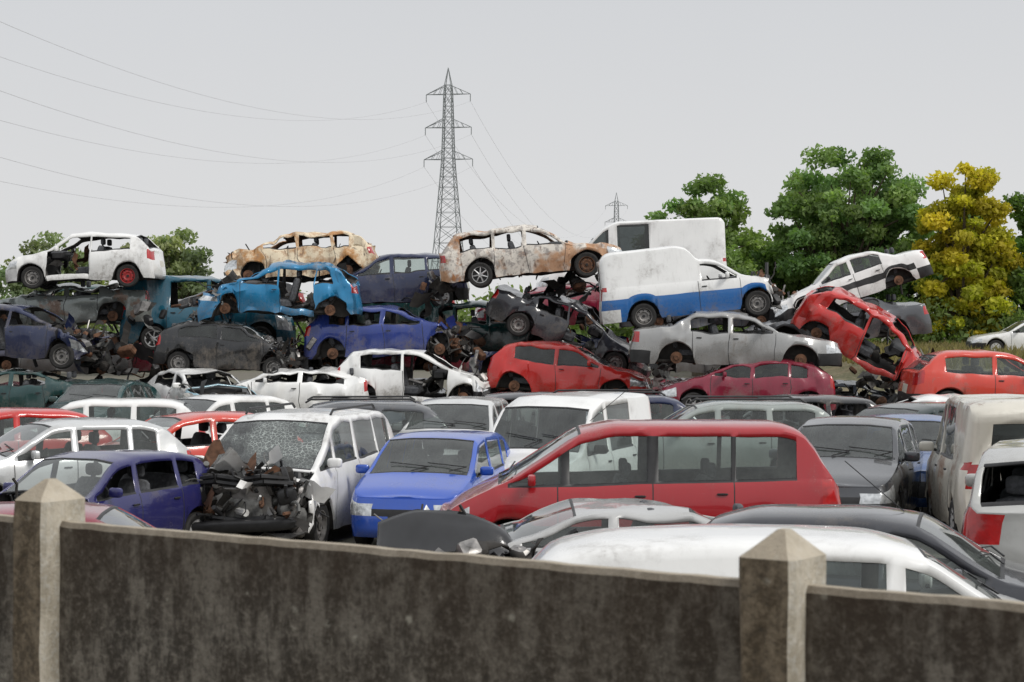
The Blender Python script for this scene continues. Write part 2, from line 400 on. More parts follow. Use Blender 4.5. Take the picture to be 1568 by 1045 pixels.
    for i in range(len(xs)-1):
        xm = (xs[i]+xs[i+1])/2; h = (hs[i]+hs[i+1])/2
        seam = any(abs(xm-s-.007) < .008 for s in t['seams'])
        inwin = any(a < xm < c for a, c in t['wins']) and h > .14
        inws = t['ws'][0] < xm < t['ws'][1]; inrs = t['rs'] and t['rs'][0] < xm < t['rs'][1]
        bws = (t['ws'][0]-.03 < xm < t['ws'][1]+.03); brs = t['rs'] and (t['rs'][0]-.03 < xm < t['rs'][1]+.03)
        for sd in (1, -1):
            for j in range(NR-1):
                g = False; m = pm
                if j <= 2: m = M['under']
                else:
                    if paint2 and j <= 5 and xm > .5: m = paint2
                    if j <= 4 and (xm < .5 or xm > L-.42): m = bm
                    if j in (5, 6) and xm < .3: m = M['lamp']
                    if j in (6, 7) and xm > L-(.22 if tn in ('mpv', 'mono') else .11): m = M['tail']
                    if tn in ('kangoo', 'pickup', 'van', 'lowvan') and j in (6, 7, 8) and xm > L-.1: m = M['tail'] if j > 6 else pm
                    if seam and j <= 7: m = M['black']
                    if inwin and j == 8: m = M['black']
                    if inwin and j == 9: g = True; m = gm
                    elif pillars and j in (8, 9) and wmin < xm < wmax: m = M['black']
                    if strip and j == 5 and .5 < xm < L-.42: m = M['black']
                    if j >= 12 and (inws or inrs): g = True; m = (wsglass or gm) if inws else gm
                    elif j >= 12 and (bws or brs): m = M['black']
                    if hoodmat and j >= 7 and xm < t['ws'][0]-.03: m = hoodmat
                    rem = False
                    for a, c in doors_off:
                        if a < xm < c and 4 <= j <= 9: rem = True
                    if hood_off and j >= 8 and xm < t['ws'][0]-.05: rem = True
                    if cut and j >= 3 and xm < cut*(.75+.5*noise.noise(Vector((j*.7+off.x, sd*3, 0)))+.25): rem = True
                    if g and glass == 0: rem = True
                    if g and j == 9 and not sideglass: rem = True
                    if g and inrs and j >= 12 and not rearglass: rem = True
                    if rem: continue
                emit((vid[(i, j, sd)], vid[(i+1, j, sd)], vid[(i+1, j+1, sd)], vid[(i, j+1, sd)]) if sd == -1 else
                     (vid[(i, j+1, sd)], vid[(i+1, j+1, sd)], vid[(i+1, j, sd)], vid[(i, j, sd)]), m, g)
    fr = [-1, -.66, -.3, .3, .66, 1]
    for end in (0, 1):
        if end == 0 and (cut or hood_off and cf): continue
        if end == 1 and rear_off: continue
        i = 0 if end == 0 else len(xs)-1; rr, zb = RW[i]; cap = {}
        for j in range(3, 14):
            sx, yy, zz = rr[j]
            for a, f in enumerate(fr):
                if abs(f) == 1: cap[(j, a)] = vid[(i, j, 1 if f > 0 else -1)]
                else:
                    bl = .07*(1-f*f); cap[(j, a)] = vert(DF(sx+(-bl if end == 0 else bl*.6), f*yy, zz, zb))
        for j in range(3, 13):
            for a in range(5):
                m = pm; g = False; ctr = a in (1, 2, 3)
                if j <= 4: m = bm
                if end == 0:
                    if j in (5, 6) and a in (0, 4): m = M['lamp']
                    if j == 5 and ctr: m = M['black']
                    if j == 4 and a == 2: m = M['black']
                else:
                    if j in (6, 7) and a in (0, 4): m = M['tail']
                    if hs[-1] > .3:
                        if j in (8, 9) and a in (0, 4): m = pm
                        if j == 9 and ctr: g = True; m = gm
                    if j == 5 and a == 2: m = M['plate']
                if g and glass == 0: continue
                f = (cap[(j, a)], cap[(j, a+1)], cap[(j+1, a+1)], cap[(j+1, a)])
                if end == 0: f = f[::-1]
                emit(f, m, g)
        for a, c in ((5, 3), (3, 2), (2, 0)):
            f = (cap[(13, a)], cap[(13, c)], vid[(i, 14, 1)])
            emit(f if end == 0 else f[::-1], pm)
    for key in ('body', 'glass'):
        if not F[key]: continue
        used = {}; nv = []; fs = []; ms = []; mats = []
        for f, m in F[key]:
            nf = []
            for q in f:
                if q not in used: used[q] = len(nv); p = V[q]; nv.append(p if key == 'body' else (p[0]*.998, p[1]*.988, p[2]-.007))
                nf.append(used[q])
            fs.append(nf)
            if m not in mats: mats.append(m)
            ms.append(mats.index(m))
        me = bpy.data.meshes.new(key); me.from_pydata(nv, [], fs)
        if key == 'body': mats.append(inner)
        for m in mats: me.materials.append(m)
        me.polygons.foreach_set('material_index', ms); me.update(); smooth_mesh(me, 38)
        o = link(key, me, root)
        if key == 'body':
            sm = o.modifiers.new('thick', 'SOLIDIFY'); sm.thickness = .022; sm.offset = -1; sm.material_offset = 50; sm.material_offset_rim = 0; sm.use_quality_normals = False
    link('cabin', interior(tn), root)
    wk = wheels if isinstance(wheels, (list, tuple)) else [wheels]*4
    n = 0
    for w in t['wh']:
        for sd in (1, -1):
            kd = wk[n]; 
            link('wheel_%d' % (n+1), wheel_mesh(kd, r), root, (L/2-w, sd*(hw-.11), r+(.0 if kd != 'hub' else .03)), (0, rng.uniform(0, 6), 0 if sd == 1 else math.pi))
            n += 1
    d = MB(); X = lambda s: L/2-s
    if details:
        wsx = t['ws'][0]+.22; zb = bel(wsx)
        for sd in (1, -1):
            if cf < .85:
                d.rbox((X(wsx+.12), sd*(hw+.07), zb+.09), (.09, .2, .13), pm if bump == 'paint' else M['black'], None, .5)
                d.tube((X(wsx+.12), sd*(hw-.06), zb+.04), (X(wsx+.12), sd*(hw+.02), zb+.07), .02, M['black'])
            for s in t['seams'][1:]:
                if not any(a-.1 < s-.15 < c+.1 for a, c in doors_off):
                    d.rbox((X(s-.13), sd*(hw+.004), bel(s)-.13), (.13, .03, .025), M['black'], None, .5, 8, 4)
            if rails:
                zr = top(2.4)+.06; yr = hw-.045-tk*(zr-bel(2.4))-.1
                d.path([(X(1.85), sd*yr, zr-.06), (X(1.95), sd*yr, zr), (X(L-.75), sd*yr, zr), (X(L-.65), sd*yr, zr-.06)], .018, M['black'], 6)
        if glass and not cf:
            a = t['ws'][0]; 
            for yy in (-.1, .45):
                d.path([(X(a-.02), yy, top(a)+.03), (X(a+.09), yy+.22, top(a+.09)+.035), (X(a+.16), yy-.35, top(a+.16)+.04)], .009, M['black'], 4)
        if antenna: d.tube((X(t['ws'][1]+.15), 0, top(2)), (X(t['ws'][1]+.65), 0, top(2)+.42), .005, M['black'], 4)
        if not (cf or cut): d.box((X(-.065), 0, .42), (.012, .5, .11), M['plate'])
        d.box((X(L+.06), 0, .44), (.012, .5, .11), M['plate'])
        d.tube((X(L-.4), -.45, .22), (X(L+.03), -.45, .24), .03, M['rust'], 8)
    if cut or hood_off or cf > .5:
        a = t['ws'][0]
        debris_into(d, rng, (X(max(a-.05, .6)), -hw+.2, .3), (X(.12 if not cf else .12+.22*cf), hw-.2, junkz), junk, 1, pm)
        d.rbox((X(a*.55), 0, .52), (.5, .6, .38), M['grey'], None, .3); d.rbox((X(a*.5), .12, .74), (.35, .3, .12), M['black'], None, .3)
        d.box((X(.25+.2*cf), 0, .55), (.04, .9, .38), M['grey'], Euler((0, .1, .06)))
        for sd in (1, -1):
            d.box((X(a*.55), sd*.45, .45), (a*.9, .08, .1), M['under'])
        if junkz > .9:   # bare front frame: radiator, crossmembers, lamp brackets
            d.box((X(.18), .02, .66), (.05, .78, .40), M['metal'], Euler((.03, .12, -.04)))
            for zz, w_ in ((.44, 1.45), (.90, 1.35), (.97, 1.2)):
                d.path([(X(.2), -w_/2, zz-.03), (X(.06), -w_/4, zz+.02), (X(.1), 0, zz-.02), (X(.05), w_/4, zz+.03), (X(.22), w_/2, zz)], .035, M['black'], 6)
            for sd in (1, -1):
                d.rbox((X(.2), sd*.6, .74), (.22, .26, .22), M['black'], Euler((.2, .1, .3*sd)), .5)
                d.box((X(.25), sd*.5, .66), (.05, .05, .55), M['under'], Euler((.1*sd, .1, 0)))
            d.rbox((X(.02), .05, .36), (.14, 1.5, .16), M['black'], Euler((.06, .2, .05)), .5)
    if doors_off or glass == 0:
        debris_into(d, rng, (X(L-.8), -hw+.25, .4), (X(t['ws'][0]+.2), hw-.25, .75), 14)
    if d.v: d.obj('fittings', root)
    return root

P = paint
# ================================================================== THE PILE (about 45-56 m away)
H = car
H('white_hatchback','hatch',P(WHITE,.45),-10.6,49.6,3.62,179,-1,0,wheels=['steel','steel','red','red'],glass=0,doors_off=[(1.05,2.14)],dent=.03,bump='paint',sc=.97)
H('silver_green_sedan','sedan',P(SGREEN,.7,.3,.5),-11.3,50.6,2.55,181,-2,0,wheels='hub',glass=0,crush=.45,dent=.06,bump='paint')
H('navy_wrecked_hatchback','hatch5',P(NAVY,.5),-11.9,48.4,1.72,-9,-2,0,wheels='steel',glass=0,hood_off=True,cf=1.0,dent=.045,crush=.93,bump='paint',sc=1.06,junk=140,doors_off=[(2.05,2.88)])
H('dark_green_sedan','sedan',P(DGREEN,.5),-12.0,47.6,.35,183,0,0,wheels='hub',glass=0,crush=.8,dent=.05,bump='paint')
H('teal_delivery_van','kangoo',P(TEAL,.6),-7.75,50.9,2.05,3,0,0,wheels='alloy',glass=0,dent=.05,bump='paint',sc=1.05)
H('light_blue_wrecked_hatchback','hatch5',P(BBLUE,.5,.2),-5.75,48.9,2.82,183,1,-3,wheels='hub',glass=0,doors_off=[(2.05,2.9)],hood_off=True,cf=1.0,dent=.08,crush=.95,bump='paint',junk=120)
H('burnt_orange_hatchback','hatch5',M['burnt2'],-5.5,51.4,3.68,183,-3,3,wheels='hub',glass=0,crush=.88,dent=.085,bump='paint',inner=M['rustin'],details=False,cf=1.2)
H('black_wrecked_hatchback','hatch',P(BLACK,.55),-6.8,48.6,1.46,-6,-3,0,wheels='steel',glass=.5,windows_black=True,cf=1.1,cut=.6,dent=.05,crush=.9,sc=.97,junk=150)
H('navy_hatchback','hatch5',P(NAVY,.4),-3.1,51.0,3.08,183,-2,0,wheels='cap',glass=1,dent=.035,cf=.9)
H('blue_wrecked_hatchback','hatch5',P((.018,.04,.21),.5),-2.95,49.2,1.72,-5,2.5,-2,wheels='hub',glass=0,cf=1.0,cut=.75,dent=.05,crush=.95,bump='paint',sc=1.04,junk=160)
H('burnt_estate_car','estate',M['burnt'],.5,49.0,3.75,0,5.5,0,wheels=['burnt','burnt','alloy','alloy'],glass=0,dent=.05,bump='paint',inner=M['rustin'],details=False,sc=.98)
H('charcoal_coupe','sedan',P(CHAR,.45),1.25,49.3,2.05,-4,-22,4,wheels='steel',glass=0,dent=.06,crush=.9,bump='paint',sc=.94,doors_off=[(1.45,2.4)])
H('dark_teal_hatchback','hatch5',P(DGREEN,.45),-.45,50.9,1.85,0,2,0,wheels='hub',glass=0,dent=.05,bump='paint')
H('white_high_roof_van','van',P(WHITE,.3),3.35,55.6,3.15,180,-2,0,wheels='steel',windows_black=True,dent=.003,bump='paint',sc=.97)
H('white_and_blue_van','pickup',P(WHITE,.4),4.3,46.6,2.78,-1,6.5,0,wheels='steel',glass=0,cf=.7,cut=.35,hood_off=False,dent=.006,paint2=P((.012,.13,.40),.45),bump='paint',sc=1.02,junk=110)
H('silver_sedan','sedan',P((.36,.36,.355),.6,.3),5.1,45.9,1.62,-2,-1,0,wheels='hub',glass=0,dent=.035,crush=.92,sc=1.04)
H('white_sedan','sedan',P(WHITE,.4),8.6,50.2,3.15,181,-18,2,wheels='hub',glass=1,dent=.025,cf=.7,strip=True,sc=.9)
H('red_wrecked_hatchback','hatch',P(RED,.4),8.3,47.6,1.75,-12,-29,8,wheels='hub',glass=0,doors_off=[(1.1,2.1)],cf=.9,dent=.07,bump='paint',junk=90)
H('grey_sedan','sedan',P(GREY,.5,.3),8.2,50.2,2.1,180,-5,0,wheels='hub',glass=1,dent=.04,crush=.8,bump='paint')
H('red_hatchback','hatch',P(ORED,.4),11.05,45.6,.62,4,-1,0,wheels='cap',glass=1,dent=.02,sc=1.08)
H('maroon_hatchback','hatch5',P(MAROON,.4),5.35,45.6,.62,178,1,0,wheels='alloy',glass=.5,windows_black=True,dent=.045,crush=.8,bump='paint')
H('red_hatchback','hatch',P(RED,.4),1.35,47.6,.88,-9,-4,0,wheels='hub',glass=.5,windows_black=True,dent=.045,crush=.96,bump='paint')
H('white_wrecked_hatchback','hatch',P(WHITE,.45),-2.25,47.6,.72,-7,-1,0,wheels='hub',glass=0,doors_off=[(1.05,2.12)],dent=.04,bump='black',cf=.7)
H('white_crushed_hatchback','hatch',P(WHITE,.5),-7.2,46.6,.35,-60,0,0,wheels='hub',glass=0,hood_off=True,dent=.05,crush=.8,cf=.8,bump='paint',hoodmat=P((.25,.42,.5),.3))
H('dark_green_hatchback','hatch5',P(DGREEN,.4),-9.2,44.6,0.1,-100,0,0,wheels='hub',glass=1,dent=.03,crush=.9,bump='paint')
H('white_crushed_hatchback','hatch',P(WHITE,.5),-5.3,47.2,.45,186,0,0,wheels='hub',glass=0,dent=.06,crush=.6,cf=.6,bump='paint')
# crushed wrecks carrying the stack and filling its inside
rg = random.Random(5)
fc = [NAVY, BLACK, GREY, DGREEN, MAROON, CHAR, (.2,.2,.2), (.06,.07,.09), (.3,.3,.29), (.1,.02,.02)]
for row, (yy, lv) in enumerate(((53.6, 3), (50.2, 1), (47.6, 0))):
    for k in range(max(lv, 1)):
        xx = -12.6+rg.uniform(-.5, .5)
        while xx < (9.2 if k < 2 else 7.5):
            tn = rg.choice(['hatch', 'hatch5', 'sedan', 'estate'])
            if lv: H('scrapped_car', tn, P(rg.choice(fc), .6), xx, yy+rg.uniform(-.4, .4), k*1.22+(0.05 if k else .0), rg.choice([0, 180])+rg.uniform(-7, 7), rg.uniform(-3, 3), rg.uniform(-3, 3),
              wheels='hub', glass=0, dent=.06, crush=.62, details=False, bump='paint')
            else: H('scrapped_car', tn, P(rg.choice(fc), .6), xx, yy, -.25, rg.choice([0, 180])+rg.uniform(-5, 5), 0, 0, wheels='hub', glass=0, dent=.07, crush=.3, details=False, bump='paint')
            xx += 4.35
# loose scrap in the stack
b = MB(); rr = random.Random(3)
for (cx, cz, w, h, n) in [(-9.6,1.9,.8,.4,35),(-5.0,1.8,.5,.6,40),(-1.2,2.3,.4,.4,28),(3,1.2,1.0,.6,35),(7.4,1.2,.8,.7,45),(9.0,1.0,.9,.6,50),(1.8,3.6,.9,.2,24),(-1.9,3.7,.3,.4,14),(-8.5,3.0,1.2,.25,22)]:
    debris_into(b, rr, (cx-w, 48.6, cz-h), (cx+w, 50.2, cz+h), n, 1.5)
b.obj('scrap_metal')

# ================================================================== YARD CARS (on the ground)
H('white_estate_car','estate',P(WHITE,.35),-7.9,36.8,0,188,0,0,dent=.012,bump='paint')
H('silver_hatchback','hatch5',P((.56,.57,.57),.3,.2),-6.75,29.2,0,213,0,0,dent=.01,bump='paint')
H('red_hatchback','hatch',P(ORED,.3),-5.25,31.6,0,212,0,0,dent=.012,bump='black',sideglass=False)
H('white_hatchback','hatch5',P(WHITE,.3),-5.8,37.8,0,228,0,0,dent=.01,bump='paint')
H('dark_estate_car','estate',P(GREY,.4),-3.3,35.6,0,184,0,0,dent=.01,rails=True)
H('purple_hatchback','hatch5',P(PURP,.25,.2),-5.15,24.3,-.03,242,0,0,dent=.014,bump='paint',glass=1,hood_off=True,cf=.7,junk=200,sc=.92,sideglass=False)
H('white_wrecked_minivan','mpv',P(WHITE,.45),-2.9,26.9,0,256,0,0,dent=.016,hood_off=True,cut=.38,cf=.45,wsglass=M['smash'],bump='paint',rails=True,junk=420,junkz=1.0,wheels='steel',sc=.97)
H('blue_compact_car','mono',P(BLUE,.15,.1),-1.0,26.6,0,258,0,0,dent=.004,bump='paint',sc=.92)
H('silver_estate_car','estate',P((.6,.61,.60),.3,.1),-1.0,35.6,0,262,0,0,dent=.01,bump='paint',sc=1.02)
H('white_small_van','kangoo',P(WHITE,.35),.72,28.9,0,246,0,0,dent=.008,bump='black')
H('navy_estate_car','estate',P(NAVY,.3),1.2,37.5,0,184,0,0,dent=.01,rails=True,sc=1.03)
H('red_minivan','mpv',P((.36,.010,.016),.2,.1),1.43,22.7,.06,180,0,0,dent=.006,bump='paint',pillars=True,wheels='alloy',antenna=True)
H('green_grey_estate_car','estate',P((.3,.33,.31),.4,.2),3.4,34.6,0,182,0,0,dent=.01,rails=True,sc=1.03)
H('dark_grey_hatchback','hatch5',P((.06,.064,.072),.25,.3),4.75,28.0,0,252,0,0,dent=.006,bump='paint',sc=1.05)
H('dark_green_estate_car','estate',P((.02,.035,.035),.4),6.8,34.6,0,215,0,0,dent=.01,bump='paint')
H('blue_hatchback','hatch',P((.02,.08,.25),.3),6.15,30.6,0,262,0,0,dent=.01,bump='paint')
H('cream_wrecked_van','kangoo',P(CREAM,.65,0,.6),6.6,26.6,0,84,0,0,dent=.022,bump='paint',glass=1,sc=1.06)
H('silver_compact_car','mono',P((.46,.46,.44),.25,.25),5.7,20.4,.05,72,0,0,dent=.008,bump='paint',glass=1,windows_black=True,sc=1.1,rearglass=False)
H('charcoal_hatchback','hatch5',P((.035,.037,.045),.25,.2),3.2,16.75,-.07,-14,0,0,dent=.004,bump='paint',sc=.99,antenna=True)
H('white_light_van','lowvan',P(WHITE,.3),2.05,14.35,0,-3,0,0,dent=.004,bump='paint')
H('silver_crashed_sedan','sedan',P((.46,.46,.45),.35,.3),.75,18.75,.02,181,2,0,dent=.022,cf=1.1,crush=.7,hoodmat=M['gblack'],bump='black',sc=.95,junk=150,glass=1)
H('maroon_hatchback','hatch',P(MAROON,.25),-3.75,17.3,-.03,3,0,0,dent=.006,bump='paint',sc=.97)
H('dark_hatchback','hatch',P(BLACK,.4),-5.9,19.6,-.05,20,0,0,dent=.01)
H('white_sedan','sedan',P(WHITE,.25),20.2,78,1.35,178,0,0,dent=.01)
H('red_hatchback','hatch',P(RED,.3),-8.6,33.0,0,205,0,0,dent=.01)
H('grey_estate_car','estate',P(GREY,.3),-.3,41.2,0,180,0,0,dent=.02,crush=.9,glass=0)
H('white_crushed_sedan','sedan',P(WHITE,.4),8.6,41.5,0,176,0,0,dent=.03,crush=.8,glass=0,wheels='hub')
H('black_estate_car','estate',P(BLACK,.4),5.2,39.4,0,182,0,0,dent=.02,crush=.9,glass=0)
H('dark_green_sedan','sedan',P(DGREEN,.4),9.3,35.5,0,150,0,0,dent=.02)
# torn-off black bonnet standing against the crashed sedan, bent metal round it
b = MB(); nu, nv = 26, 14; vs = []
for i in range(nu+1):
    for j in range(nv+1):
        u = i/nu; v = j/nv
        vs.append((-1.22+1.45*u, 17.75+.35*v, .62+.62*v*(.55+.45*math.sin(math.pi*min(1, u*1.1+.08))**.5)+.05*noise.noise(Vector((u*4, v*3, 2)))-.05*u+.10*math.sin(v*math.pi)*u))
b.add(vs, [(i*(nv+1)+j, (i+1)*(nv+1)+j, (i+1)*(nv+1)+j+1, i*(nv+1)+j+1) for i in range(nu) for j in range(nv)], M['gblack'])
debris_into(b, random.Random(8), (-.75, 17.55, .5), (.3, 17.75, .98), 26, .9)
o = b.obj('torn_off_bonnet'); mo = o.modifiers.new('thick', 'SOLIDIFY'); mo.thickness = .012

# ================================================================== GROUND
def ground_mat():
    b = NB('yard_ground'); co = b.coord(); a = b.noise(co, .25, 6); d = b.noise(co, 9, 6, .7)
    c = b.mix(b.rng(a, .35, .65), (.12, .105, .085, 1), (.08, .085, .045, 1)); c = b.mix(b.rng(d, .3, .7), c, (.17, .155, .13, 1))
    return b.done(b.pr(c, .95, bump=d, bstr=.6))
b = MB(); n = 40; S = 1500
gv = [(-S+2*S*i/n, -200+(S*2+200)*j/n, 0) for j in range(n+1) for i in range(n+1)]
b.add(gv, [(j*(n+1)+i, j*(n+1)+i+1, (j+1)*(n+1)+i+1, (j+1)*(n+1)+i) for j in range(n) for i in range(n)], ground_mat()); b.obj('ground')
def bank_mat():
    b = NB('dry_grass_earth'); co = b.coord(); a = b.noise(co, .5, 6); d = b.noise(co, 5, 6, .7)
    c = b.mix(b.rng(a, .35, .6), (.2, .16, .09, 1), (.08, .09, .035, 1)); c = b.mix(b.rng(d, .4, .75), c, (.3, .25, .17, 1))
    return b.done(b.pr(c, .95, bump=d, bstr=1, bdist=.1))
b = MB(); nx, ny = 80, 24
vs = []
for j in range(ny+1):
    for i in range(nx+1):
        x = 9+60*i/nx; y = 62+34*j/ny
        hh = 1.35*min(1, (i/nx)*10, (1-i/nx)*6)*min(1, j/4, (ny-j)/4)
        vs.append((x, y, max(-.05, hh+.25*noise.noise(Vector((x*.5, y*.5, 0)))*min(1, hh)-.02)))
b.add(vs, [(j*(nx+1)+i, j*(nx+1)+i+1, (j+1)*(nx+1)+i+1, (j+1)*(nx+1)+i) for j in range(ny) for i in range(nx)], bank_mat()); b.obj('earth_embankment')

# ================================================================== FENCE
def concrete(name, dark, light, amt, gm_):
    b = NB(name); co = b.coord(); st = b.coord(scale=(3.2, 3.2, .7))
    s1 = b.noise(st, 3.4, 8, .68); s2 = b.noise(co, 1.3, 6, .6); s3 = b.noise(co, 34, 6, .75); s4 = b.noise(co, 9, 7, .72)
    f = b.math('ADD', b.math('MULTIPLY', s1, .6), b.math('MULTIPLY', s4, .4))
    c = b.mix(b.rng(f, .46, .56), c4(dark), c4(light))
    c = b.mix(b.math('MULTIPLY', b.rng(s2, .42, .62), .5*gm_), c, (.060, .045, .029, 1))
    c = b.mix(b.math('MULTIPLY', b.rng(s3, .50, .66), .5), c, c4([min(.6, q*1.5) for q in light]))
    c = b.mix(b.math('MULTIPLY', b.rng(s3, .47, .38), .6*gm_), c, (.028, .023, .017, 1))
    sp = b.n('ShaderNodeSeparateXYZ'); b.l(co, sp.inputs[0])
    topd = b.math('MULTIPLY', b.rng(sp.outputs[2], 1.9, 2.24), b.rng(s1, .3, .6, 1, .45))
    c = b.mix(b.math('MULTIPLY', topd, amt), c, (.042, .026, .014, 1))
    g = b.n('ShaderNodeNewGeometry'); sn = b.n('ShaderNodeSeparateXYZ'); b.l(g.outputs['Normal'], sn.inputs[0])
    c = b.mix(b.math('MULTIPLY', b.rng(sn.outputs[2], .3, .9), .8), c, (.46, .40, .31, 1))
    v = b.n('ShaderNodeTexVoronoi'); b.l(co, v.inputs['Vector']); v.inputs['Scale'].default_value = 11
    sp_ = b.math('MULTIPLY', b.rng(v.outputs['Distance'], .20, .10), b.rng(s4, .52, .6))
    c = b.mix(b.math('MULTIPLY', sp_, .6), c, (.42, .40, .33, 1))
    hgt = b.math('ADD', b.math('MULTIPLY', s3, .6), b.math('MULTIPLY', s4, .6))
    return b.done(b.pr(c, .95, bump=hgt, bstr=.8, bdist=.022))
cm = concrete('weathered_concrete', (.045, .037, .028), (.19, .17, .14), .85, 1)
cp = concrete('post_concrete', (.085, .062, .036), (.22, .175, .12), .2, .9)
cp_lit = concrete('sunlit_post_concrete', (.36, .32, .25), (.52, .47, .38), .0, .12)  # paler copy for right-hand post faces, sunlight painted into the colour
P0 = Vector((-1.655, 7.13, 0)); P1 = Vector((.745, 5.47, 0)); D = (P1-P0); Ln = D.length; Dn = D.normalized(); ang = math.atan2(Dn.y, Dn.x)
def post(pos):
    b = MB(); w, d = .17/2, .215/2; ch = .016
    ring = [(-w+ch,-d),(w-ch,-d),(w,-d+ch),(w,d-ch),(w-ch,d),(-w+ch,d),(-w,d-ch),(-w,-d+ch)]
    zsl = [0]+[.15*i for i in range(1, 16)]+[2.3, 2.335]; vs = []
    for zz in zsl:
        for (px, py) in ring:
            k = noise.noise_vector(Vector((px*9, py*9, zz*6))+pos)*.006
            vs.append((px+k.x, py+k.y, zz))
    nr = len(zsl); vs += [(px*.80, py*.80, 2.352) for px, py in ring]+[(px*.16+.004, py*.16, 2.408) for px, py in ring]
    fs = [(k*8+i, k*8+(i+1) % 8, (k+1)*8+(i+1) % 8, (k+1)*8+i) for k in range(nr+1) for i in range(8)]+[tuple((nr+1)*8+i for i in range(8))]
    b.add(vs, fs, cp); k2 = b.mi(cp_lit)
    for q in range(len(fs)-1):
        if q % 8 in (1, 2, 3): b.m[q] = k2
    o = b.obj('fence_post', None, True, 25); o.location = pos; o.rotation_euler = (0, 0, ang); return o
def panel(a, bq):
    L_ = (bq-a).length-.12; b = MB(); t = .032; n = 90; prof = [(-t, 0), (-t, .6), (-t, 1.2), (-t, 1.8), (-t, 2.243), (-t+.012, 2.262), (t-.012, 2.262), (t, 2.243), (t, 0)]
    vs = []
    for i in range(n+1):
        x = -L_/2+L_*i/n
        for (py, pz) in prof:
            k = noise.noise_vector(Vector((x*9, py, pz*4))+a)*.005
            vs.append((x, py+k.y*.6, pz+(k.z if pz > 2 else 0)))
    m = len(prof)
    fs = [(i*m+j, (i+1)*m+j, (i+1)*m+j+1, i*m+j+1) for i in range(n) for j in range(m-1)]+[tuple(range(m)), tuple(range(n*m+m-1, n*m-1, -1))]
    b.add(vs, fs, cm); o = b.obj('concrete_fence_panel', None, True, 30); o.location = (a+bq)/2; o.rotation_euler = (0, 0, ang)
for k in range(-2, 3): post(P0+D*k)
for k in range(-2, 2): panel(P0+D*k, P0+D*(k+1))

# ================================================================== PYLONS AND WIRES
pm_ = simple('galvanised_steel', (.22, .24, .24), .6, .3)
def pylon(name, x, y, s, rot):
    b = MB(); hwid = lambda z: float(np.interp(z, [0, 14, 26, 37, 40], [3.1, 1.75, .85, .55, .05]))
    zl = [0, 4, 7.6, 10.8, 13.6, 16, 18.2, 20.2, 22, 23.6, 25, 26.4, 27.9, 29.4, 31, 32.6, 34.2, 36, 37.4]
    cor = lambda z: [Vector((sx*hwid(z), sy*hwid(z), z)) for sx, sy in ((1, 1), (-1, 1), (-1, -1), (1, -1))]
    for a, c in zip(zl[:-1], zl[1:]):
        A, C = cor(a), cor(c)
        for i in range(4):
            b.tube(A[i], C[i], .085, pm_, 4); j = (i+1) % 4
            b.tube(A[i], C[j], .045, pm_, 4); b.tube(A[j], C[i], .045, pm_, 4); b.tube(C[i], C[j], .045, pm_, 4)
    for q in cor(37.4): b.tube(q, (0, 0, 40), .07, pm_, 4)
    for za, w in ((26.2, 3.75), (31, 3.55), (36, 3.4)):
        for sd in (1, -1):
            tip = Vector((sd*w, 0, za))
            for sy in (1, -1):
                h0 = hwid(za); b.tube((sd*h0, sy*h0, za), tip, .06, pm_, 4); h1 = hwid(za+1.3); b.tube((sd*h1, sy*h1, za+1.3), tip, .06, pm_, 4)
                for f in (.3, .6):
                    lo = Vector((sd*h0, sy*h0, za)).lerp(tip, f); hi = Vector((sd*h1, sy*h1, za+1.3)).lerp(tip, f-.15); b.tube(lo, hi, .035, pm_, 4)
            b.tube(tip, tip+Vector((0, 0, -1.1)), .07, pm_, 6)
    o = b.obj(name, None, False); o.location = (x, y, 0); o.rotation_euler = (0, 0, rot); o.scale = (s, s, s); return o
PA = Vector((-9.6, 300, 0)); PB = Vector((-58, 50, 0)); ld = (PA-PB).normalized(); lat = Vector((ld.y, -ld.x, 0)); pr_ = math.atan2(lat.y, lat.x)
pylon('electricity_pylon', PA.x, PA.y, 1, pr_); pylon('electricity_pylon', PB.x, PB.y, 1, pr_)
PC = Vector((32, 610, 0)); pylon('electricity_pylon', PC.x, PC.y, 1, pr_)
b = MB(); wm = simple('power_cable', (.38, .38, .39), .5)
for (U, Vv, sag) in ((PA, PB, 11.8), (PA, PC, 14)):
    for za, w in ((26.2, 3.75), (31, 3.55), (36, 3.4)):
        for sd in (1, -1):
            a = U+lat*sd*w+Vector((0, 0, za-1.1)); c = Vv+lat*sd*w+Vector((0, 0, za-1.1)); pts = []
            for i in range(61):
                t_ = i/60; p = a.lerp(c, t_); p.z -= 4*sag*t_*(1-t_); pts.append(p)
            b.path(pts, .015, wm, 4)
b.obj('power_cables', None, False)

